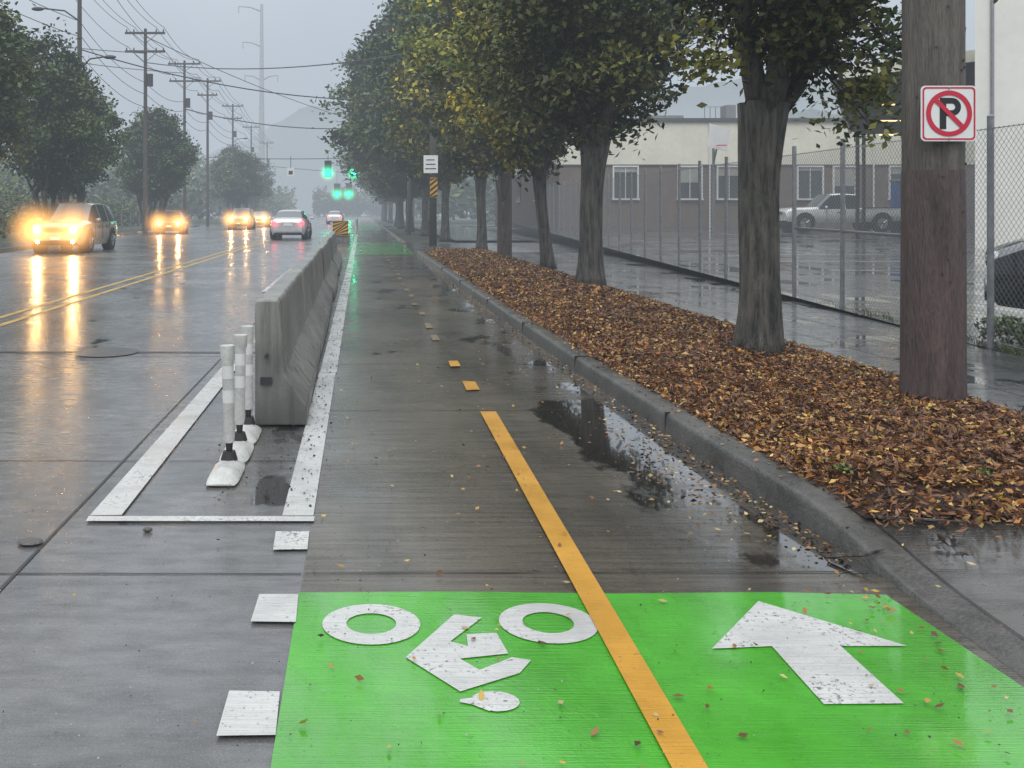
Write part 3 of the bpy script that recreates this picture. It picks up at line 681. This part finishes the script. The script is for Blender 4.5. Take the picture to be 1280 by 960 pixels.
for i in range(8):
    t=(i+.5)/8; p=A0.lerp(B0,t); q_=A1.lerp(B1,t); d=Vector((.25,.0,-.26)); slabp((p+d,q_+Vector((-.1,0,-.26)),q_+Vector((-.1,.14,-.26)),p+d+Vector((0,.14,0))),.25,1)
b.build('roof',[mcream,mshade],parent=root)
b=MB()
for t in(.5,.95): p=A0.lerp(B0,t)+Vector((.6,0,0)); b.tube([(p.x,p.y,.3),(p.x,p.y,p.z-.2)],.08,8)
b.build('columns',[M_tar],parent=root)
b=MB()
for t in(.25,.55,.85): p=A0.lerp(B0,t)+Vector((1.4,0,-.45)); b.box(p.x,p.x+1.0,p.y,p.y+.10,p.z,p.z+.04)
b.build('lit_lamps',[emis('warm_lamp',(1,.66,.30),2.5)],parent=root)
b=MB(); xb,yb=15.3,40; b.tube([(xb,yb,.4),(xb,yb,4.3)],.06,8,0); b.tube([(xb,yb,3.6),(xb,yb-.5,4.4)],.04,6,0)
M=Matrix.Translation((xb,yb-.6,4.65))@Matrix.Rotation(.16,4,'Y')@Matrix.Rotation(.3,4,'Z'); b.box(-.5,.5,-.02,.02,-.5,.5,1,M)
rg=[(xb+.22*math.cos(t*.5236),yb-.9+.22*math.sin(t*.5236),4.3) for t in range(13)]; b.tube(rg,.012,5,2)
b.build('basketball_hoop',[M_metal,mw,mr])
b=MB(); b.box(26.9,27.5,46,46.8,.42,3.0,0); b.box(26.86,27.54,45.96,46.84,3.0,3.1,1); b.box(26.97,27.43,45.97,46,.6,2.8,2); b.box(27.3,27.36,45.94,45.97,1.5,1.7,1); b.build('storage_locker',[mat('blue_metal',(.03,.08,.25),.4),M_metal,mat('blue_door',(.04,.10,.30),.4)],bevel=.01)
# ------------------------------------------------------------ vehicles
mtyre=mat('tyre',(.015,.015,.015),.7,var=.2); mrim=mat('rim',(.32,.32,.33),.3,.7); mcg=mglass
mtrim=mat('black_trim',(.02,.02,.02),.4)
HL=emis('headlamp',(1,.60,.22),600); HL2=emis('fog_lamp',(1,.5,.14),200); TLm=emis('tail_lamp',(1,.02,.03),12); GRN=emis('green_signal',(.0,1,.4),60)
lampg=mat('lamp_lens',(.55,.56,.58),.1,var=.1); redl=mat('red_lens',(.35,.01,.01),.2)
_vm={}
def halomat(c,s):  # glow around lamps added as self-emitting volume spheres, no scattered lamp light
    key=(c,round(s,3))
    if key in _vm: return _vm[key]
    m=bpy.data.materials.new('added_glow'); m.use_nodes=True; nt=m.node_tree; nt.nodes.clear()
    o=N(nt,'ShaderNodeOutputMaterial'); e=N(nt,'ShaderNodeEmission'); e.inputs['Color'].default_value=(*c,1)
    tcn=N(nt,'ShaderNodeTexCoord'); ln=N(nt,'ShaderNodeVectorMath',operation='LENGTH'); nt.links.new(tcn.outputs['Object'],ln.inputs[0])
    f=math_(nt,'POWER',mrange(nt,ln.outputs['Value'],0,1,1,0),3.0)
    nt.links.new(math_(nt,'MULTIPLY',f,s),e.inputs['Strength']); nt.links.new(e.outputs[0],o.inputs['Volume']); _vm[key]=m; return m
bb_=MB(); bb_.ball((0,0,0),1,0,18,12); _hm=bb_.build('added_glow',[],smooth=True); HME=_hm.data; bpy.data.objects.remove(_hm)
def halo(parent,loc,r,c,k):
    me=HME.copy(); me.materials.append(halomat(c,k/r)); o=bpy.data.objects.new('added_glow',me); COL.objects.link(o); o.parent=parent; o.location=loc; o.scale=(r,r,r)
SED=[(-2.30,.35,.78,.70,.84,.58),(-2.22,.25,.90,.82,1.0,.68),(-1.72,.22,.97,.89,1.07,.72),(-1.02,.20,.98,.91,1.38,.60),(-.9,.2,.97,.91,1.42,.6),(-.05,.2,.96,.91,1.46,.61),(.05,.2,.96,.91,1.46,.61),(.42,.2,.95,.91,1.42,.59),(1.18,.2,.93,.90,1.01,.70),(1.95,.22,.84,.87,.90,.66),(2.22,.25,.70,.80,.77,.6),(2.30,.35,.58,.7,.64,.5)]
SUV=[(-2.28,.40,.95,.74,1.0,.68),(-2.22,.3,1.02,.86,1.12,.74),(-2.10,.26,1.05,.91,1.2,.76),(-1.85,.25,1.06,.92,1.66,.66),(-1.0,.25,1.05,.93,1.72,.68),(-.9,.25,1.05,.93,1.72,.68),(-.02,.25,1.04,.93,1.73,.68),(.08,.25,1.04,.93,1.73,.68),(.42,.25,1.03,.93,1.69,.66),(1.12,.25,1.02,.92,1.12,.74),(1.95,.27,.96,.90,1.04,.72),(2.22,.3,.84,.84,.93,.68),(2.32,.4,.74,.76,.8,.6)]
PIC=[(-2.9,.6,1.10,.93,1.13,.91),(-2.85,.55,1.15,.95,1.17,.92),(-.78,.48,1.15,.95,1.17,.92),(-.70,.45,1.12,.93,1.20,.74),(-.62,.45,1.12,.95,1.84,.70),(.0,.45,1.12,.95,1.88,.71),(.1,.45,1.12,.95,1.88,.71),(.62,.45,1.12,.95,1.84,.70),(1.3,.45,1.10,.95,1.22,.78),(2.5,.48,1.08,.94,1.17,.80),(2.80,.5,.98,.91,1.08,.76),(2.88,.55,.86,.88,.96,.72)]
def car(name,x,y,rz,st,color,front_on=False,rear_on=False,sc_=1.,z=.0,kind='sedan',glow=None):
    paintm=mat('car_paint_'+name,color,.25,.25,var=.06,coat=.8)
    b=MB(); vs=[]
    def ringp(s_):
        X,zb,zl,wb,zr,wr=s_; h=zl-zb
        half=[(wb*.90,zb),(wb*.985,zb+.28*h),(wb,zb+.62*h),(wb*.965,zl),(wr,zr-.055*(1 if zr-zl>.2 else .4)),(wr*.86,zr-.008),(wr*.4,zr+.012)]
        return [(X,-p[0],p[1]) for p in half]+[(X,p[0],p[1]) for p in reversed(half)]
    rn=14
    for s_ in st: vs+=ringp(s_)
    fs=[];mi=[]
    for i in range(len(st)-1):
        A,B_=st[i],st[i+1]; ta=A[4]-A[2];tb=B_[4]-B_[2]
        for k in range(rn):
            k2=(k+1)%rn; fs.append((i*rn+k,i*rn+k2,(i+1)*rn+k2,(i+1)*rn+k)); m_=0
            narrow=(B_[0]-A[0])<.13
            if k in(3,9) and (ta>.2 or tb>.2) and not narrow: m_=1
            if k in(4,5,6,7,8) and ((ta>.2)!=(tb>.2)): m_=1
            if k==13: m_=2
            mi.append(m_)
    fs.append(tuple(range(rn)));mi.append(0);fs.append(tuple(range((len(st)-1)*rn,len(st)*rn))[::-1]);mi.append(0)
    b.v+=vs; b.f+=fs; b.m+=mi
    fx=st[-1][0]; rx=st[0][0]; W=st[len(st)//2][3]
    wr_=.33 if kind=='sedan' else (.37 if kind=='suv' else .42)
    ax=(fx-.88,rx+ (.95 if kind!='pickup' else 1.15))
    for a in ax:
        for s_ in(-1,1):
            yo=s_*(W+.012); yi=s_*(W-.23)
            b.tube([(a,s_*(W-.30),wr_+.05),(a,s_*(W+.006),wr_+.05)],wr_*1.17,22,2)
            b.tube([(a,yi,wr_),(a,yo-s_*.03,wr_),(a,yo,wr_)],[wr_,wr_,wr_*.93],22,3)
            b.tube([(a,yo-s_*.02,wr_),(a,yo+s_*.008,wr_)],wr_*.62,18,4)
            for q_ in range(5):
                t=q_*1.2566; b.tube([(a+.03*math.cos(t),yo+s_*.012,wr_+.03*math.sin(t)),(a+wr_*.6*math.cos(t),yo+s_*.012,wr_+wr_*.6*math.sin(t))],.03,4,4)
            b.tube([(a,yo+s_*.005,wr_),(a,yo+s_*.022,wr_)],.05,8,2)
    zf=st[-3][2]; zfl=zf-.13
    b.box(fx-.1,fx+.015,-.42,.42,zfl-.10,zfl+.05,2); b.box(fx-.12,fx+.03,-.62,.62,.34,.45,2)
    for i_ in range(3): b.box(fx,fx+.02,-.40,.40,zfl-.08+.045*i_,zfl-.065+.045*i_,4)
    b.box(fx+.02,fx+.035,-.16,.16,.48,.57,5)
    for s_ in(-1,1):
        b.ball((fx-.09,s_*.60*W/.91,zfl),.13,6,12,8,(.9,1.25,.62))
        if front_on: b.ball((fx-.02,s_*.60*W/.91,zfl),.085,7,8,5,(.9,1.1,.8)); 
        if front_on and glow=='big': b.ball((fx+.0,s_*.58,.40),.06,8,8,5)
        zt=st[1][2]-.10
        b.ball((rx+.07,s_*.62*W/.91,zt),.14,9 if not rear_on else 10,10,6,(.6,1.1,.65))
        mx=st[-4][0]-.28; b.ball((mx,s_*(W+.09),st[-4][2]+.10),.10,0,10,6,(.55,1,.7))
        for hx in(.35,-.6): b.box(hx-.09,hx+.09,s_*W-.012 if s_>0 else s_*W-.02,s_*W+.02 if s_>0 else s_*W+.012,st[5][2]-.17,st[5][2]-.14,2)
        dl=(.82,-.06,-.95) if kind!='pickup' else (.95,.05,-.72)
        for hx in dl: b.box(hx-.007,hx+.007,min(s_*(W-.01),s_*(W+.004)),max(s_*(W-.01),s_*(W+.004)),.48,st[5][2]-.02,2)
        if kind=='pickup': b.box(-2.8,-.78,s_*.93-.03,s_*.93+.03,1.175,1.20,2)
    zc=st[1][2]
    b.box(rx-.012,rx+.05,-.22,.22,zc-.22,zc-.10,5); b.box(rx-.03,rx+.1,-.7,.7,.40,.52,0 if kind!='pickup' else 4); b.box(rx-.02,rx+.1,-.6,.6,.28,.36,2)
    if kind=='pickup': b.box(rx+.12,-.85,-.80,.80,1.18,1.19,2)
    mats=[paintm,mcg,mtrim,mtyre,mrim,mw,lampg,HL,HL2,redl,TLm]
    o=b.build(name,mats,smooth=True,auto=32,loc=(x,y,z),rz=rz); o.scale=(sc_,)*3
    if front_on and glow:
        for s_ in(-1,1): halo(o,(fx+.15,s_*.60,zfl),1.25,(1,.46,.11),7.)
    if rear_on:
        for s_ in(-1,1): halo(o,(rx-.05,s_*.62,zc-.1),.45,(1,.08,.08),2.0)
    return o
D=math.radians
car('oncoming_car',-10.75,32.5+2.2,D(-90),SUV,(.42,.37,.30),True,glow='big',kind='suv',sc_=1.05)
car('oncoming_car',-12.75,62,D(-84),SED,(.30,.06,.05),True,glow='mid')
car('oncoming_car',-10.0,77,D(-90),SUV,(.2,.2,.22),True,glow='mid',kind='suv')
car('oncoming_car',-9.7,88,D(-90),SED,(.3,.3,.32),True,glow='mid')
car('silver_car',-3.84,50.4,D(90),SED,(.52,.53,.54),rear_on=True,sc_=1.08)
car('white_car',-3.1,108,D(90),SED,(.7,.7,.7),rear_on=True,sc_=1.05)
car('pickup_truck',24.0,46.5,D(180),PIC,(.80,.80,.79),kind='pickup',z=lotz(46.5)+.0,sc_=1.02)
car('parked_car',9.63,9.95,D(146),SUV,(.012,.013,.015),kind='suv',z=lotz(10)+.0,sc_=1.02)
# ------------------------------------------------------------ utility poles, wires
mwood=mat('pole_wood',(.075,.065,.055),.8,var=.3,nscale=3)
def upole(x,y,h,arms,r=.16,lamp=None):
    b=MB(); b.tube([(x,y,0),(x,y,h)],[r,r*.62],10,0)
    for (z,wd) in arms:
        b.box(x-wd/2,x+wd/2,y-.16,y-.05,z-.07,z+.07,0)
        for t in(-.46,-.28,.28,.46): b.tube([(x+t*wd,y-.1,z+.07),(x+t*wd,y-.1,z+.25)],[.05,.035],6,1)
        b.tube([(x-wd*.3,y-.1,z-.05),(x,y-.1,z-.7)],.02,4,0);b.tube([(x+wd*.3,y-.1,z-.05),(x,y-.1,z-.7)],.02,4,0)
    if arms: b.tube([(x+.3,y,h*.72),(x+.3,y,h*.72+.8)],.2,10,1)
    if lamp:
        for (z,dx) in lamp:
            b.tube([(x,y,z-.6),(x+dx*.4,y-.1,z-.1),(x+dx,y-.2,z)],.04,6,1); b.ball((x+dx*1.12,y-.2,z-.03),.3,1,10,6,(1.1,.5,.35))
    return b.build('utility_pole',[mwood,M_tar],smooth=True,auto=40)
PO=[(-14.1,46,14.5,[],[(9.2,1.4),(11.6,-1.8)]),(-14.1,60,13.4,[(13.1,2.6),(11.9,2.6)],None),(-15.4,80,14.6,[(14.3,2.8),(12.8,2.6)],None),(-15.4,92,14.8,[(14.5,2.7),(13.1,2.0)],None),(-16.8,120,15.5,[(15.2,2.8),(13.6,2.4)],[(11,1.5)]),(-18,150,15.5,[(15.2,2.8)],None),(-19,185,15.5,[(15.2,2.8)],None)]
for p in PO: upole(*p[:4],lamp=p[4])
b=MB()
def wire(a,c,sag,r):
    P=[]
    for i in range(15):
        t=i/14; P.append((a[0]+(c[0]-a[0])*t,a[1]+(c[1]-a[1])*t,a[2]+(c[2]-a[2])*t-4*sag*t*(1-t)))
    b.tube(P,r,4,0,cap=False)
for offx,dz in((-1.2,.2),(-.7,.2),(.7,.2),(1.2,.2),(-1.1,-1.1),(1.1,-1.1),(0,-3.4),(.1,-4.2),(0,-5)):
    pr=(-13.8+offx,18,13.6+dz)
    for p in PO: 
        c=(p[0]+offx,p[1],min(p[2]-.1,15.2)+dz); wire(pr,c,.5,.014+.0001*p[1]); pr=c
wire((-14.1,46,9.6),(4,58,8.6),.9,.035); wire((-14.1,60,11.2),(5,44,9.6),.8,.03); wire((-15.4,80,10.4),(4,84,9.5),1.0,.045); wire((-14.1,60,12.9),(6,120,12),1.,.03)
wire((-30,40,11.5),(-14.1,60,11.8),.5,.025); wire((-30,52,12.5),(-15.4,80,13.5),.5,.03); wire((-34,30,13.2),(-14.1,46,14),.5,.02)
wire((-15.4,92,6.9),(5,89,6.9),.25,.035); wire((-18,150,9.2),(5,175,8.6),.3,.05)
b.build('overhead_wires',[M_tar])
b=MB(); x,y=-23.9,220; b.tube([(x,y,0),(x,y,51)],[.9,.35],12)
for z,dx in((50.5,-5.5),(50.5,0),(42,-4.5),(34,3.8),(34,-4)): b.tube([(x,y,z-1.2),(x+dx*.5,y,z-.2),(x+dx,y,z)],[.25,.2,.12],6); b.tube([(x+dx,y,z),(x+dx,y,z-1.6)],.12,6)
b.build('transmission_pole',[mat('steel_pole',(.4,.41,.42),.5)])
b=MB(); b.tube([(4.23,27.2,.05),(4.23,27.2,3.2)],[.22,.21],14,1,fl=.05); b.tube([(4.23,27.2,3.19),(4.23,27.2,11)],[.205,.16],14,0,fl=.05); b.build('utility_pole',[mwood,M_polep],smooth=True,auto=50)
b=MB(); b.tube([(3.0,58,0),(3.0,58,12)],[.12,.08],8); b.tube([(3.0,58,12),(1.8,58,12.6),(.9,58,12.6)],.05,6); b.ball((.6,58,12.57),.3,0,10,6,(1.2,.5,.35)); b.build('street_lamp',[M_metal],smooth=True)
b=MB(); b.tube([(3.10,40,0),(3.10,40,9)],[.17,.13],12,0); b.build('utility_pole',[mwood],smooth=True)
b=MB(); b.box(2.68,3.30,39.78,39.80,3.15,3.92,0); 
for i in range(3): b.box(2.75+.02*i,3.22-.03*i,39.772,39.776,3.32+.19*i,3.36+.19*i,1)
b.box(2.95,3.05,39.80,39.86,3.1,3.9,2); b.build('traffic_sign',[mw,mk,M_metal])
b=hazard(3.12,39.80,2.1,2.95,.32,1); b.build('hazard_marker_sign',[my,mk,M_metal])
def tl(x,y,z,k=1.,arm=6.9):
    b=MB(); b.box(x-.2*k,x+.2*k,y-.12,y+.14,z-.25*k,z+.95*k,0); 
    b.box(x-.3*k,x+.3*k,y+.14,y+.16,z-.35*k,z+1.05*k,0)
    for i,m_ in enumerate((1,0,0)):
        zc=z+.35*k*i; b.tube([(x,y-.14,zc),(x,y-.125,zc)],.16*k,14,1 if i==0 else 2)
        b.tube([(x,y-.30,zc+.06),(x,y-.12,zc+.06)],.175*k,12,0,cap=False)
    b.tube([(x,y,z+.95*k),(x,y,arm)],.03,6,0)
    o=b.build('traffic_light',[mk,GRN,mtrim])
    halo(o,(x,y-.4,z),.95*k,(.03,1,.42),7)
tl(-3.25,89,5.2,1.15); tl(-.75,89,5.2,1.15); tl(-4.6,172,4.7,1.9,9); tl(-2.4,172,4.7,1.9,9)
b=MB(); b.box(-7.2,-6.5,88.9,88.93,4.9,5.7,0); b.box(-7.05,-6.65,88.89,88.897,5.05,5.4,1); b.tube([(-6.85,88.95,5.7),(-6.85,88.95,6.8)],.03,6,1); b.build('traffic_sign',[mw,mk])
b=MB(); b.tube([(5,89,0),(5,89,8)],.14,8); b.build('signal_pole',[M_metal])
# hills
mh_=mat('forested_hill',(.04,.055,.035),.9,var=.5,nscale=.05)
def hill(name,pts,y,depth,seed):
    vs=[];fs=[]; n=240
    xs_=np.linspace(pts[0][0],pts[-1][0],n); hs_=np.interp(xs_,[p[0] for p in pts],[p[1] for p in pts])
    rows=10
    for r_ in range(rows):
        t=r_/(rows-1)
        for x,h in zip(xs_,hs_):
            hh=h*math.sin(t*math.pi/2)**.9; nz=mnoise.noise(Vector((x*.12,t*6,seed)))*3.2+mnoise.noise(Vector((x*.35,t*14,seed)))*2.2
            vs.append((x+2*mnoise.noise(Vector((x*.3,t*9,3))),y+depth*t,max(-.5,hh+nz*min(1,hh/8))))
    for r_ in range(rows-1):
        for k in range(n-1): fs.append((r_*n+k,r_*n+k+1,(r_+1)*n+k+1,(r_+1)*n+k))
    b=MB(); b.add(vs,fs); return b.build(name,[mh_],smooth=False)
hill('hill',[(-640,18),(-320,26),(-220,30),(-140,38),(-85,58),(-45,82),(60,94),(160,84),(320,108),(520,80)],590,130,1)
hill('hill',[(70,12),(105,28),(150,34),(260,38)],230,80,4)
foliage_mass('distant_trees',[(-14,16,262,285,9)],.7,GR,77,7000)
# ------------------------------------------------------------ camera
cam=bpy.data.cameras.new('camera'); co=bpy.data.objects.new('camera',cam); COL.objects.link(co)
co.location=(0,0,1.5); co.rotation_euler=(math.pi/2,0,0)
cam.sensor_width=36; cam.lens=36*1150/1280; cam.shift_x=188/1280; cam.shift_y=-216/1280; cam.clip_start=.05; cam.clip_end=5000
sc.camera=co
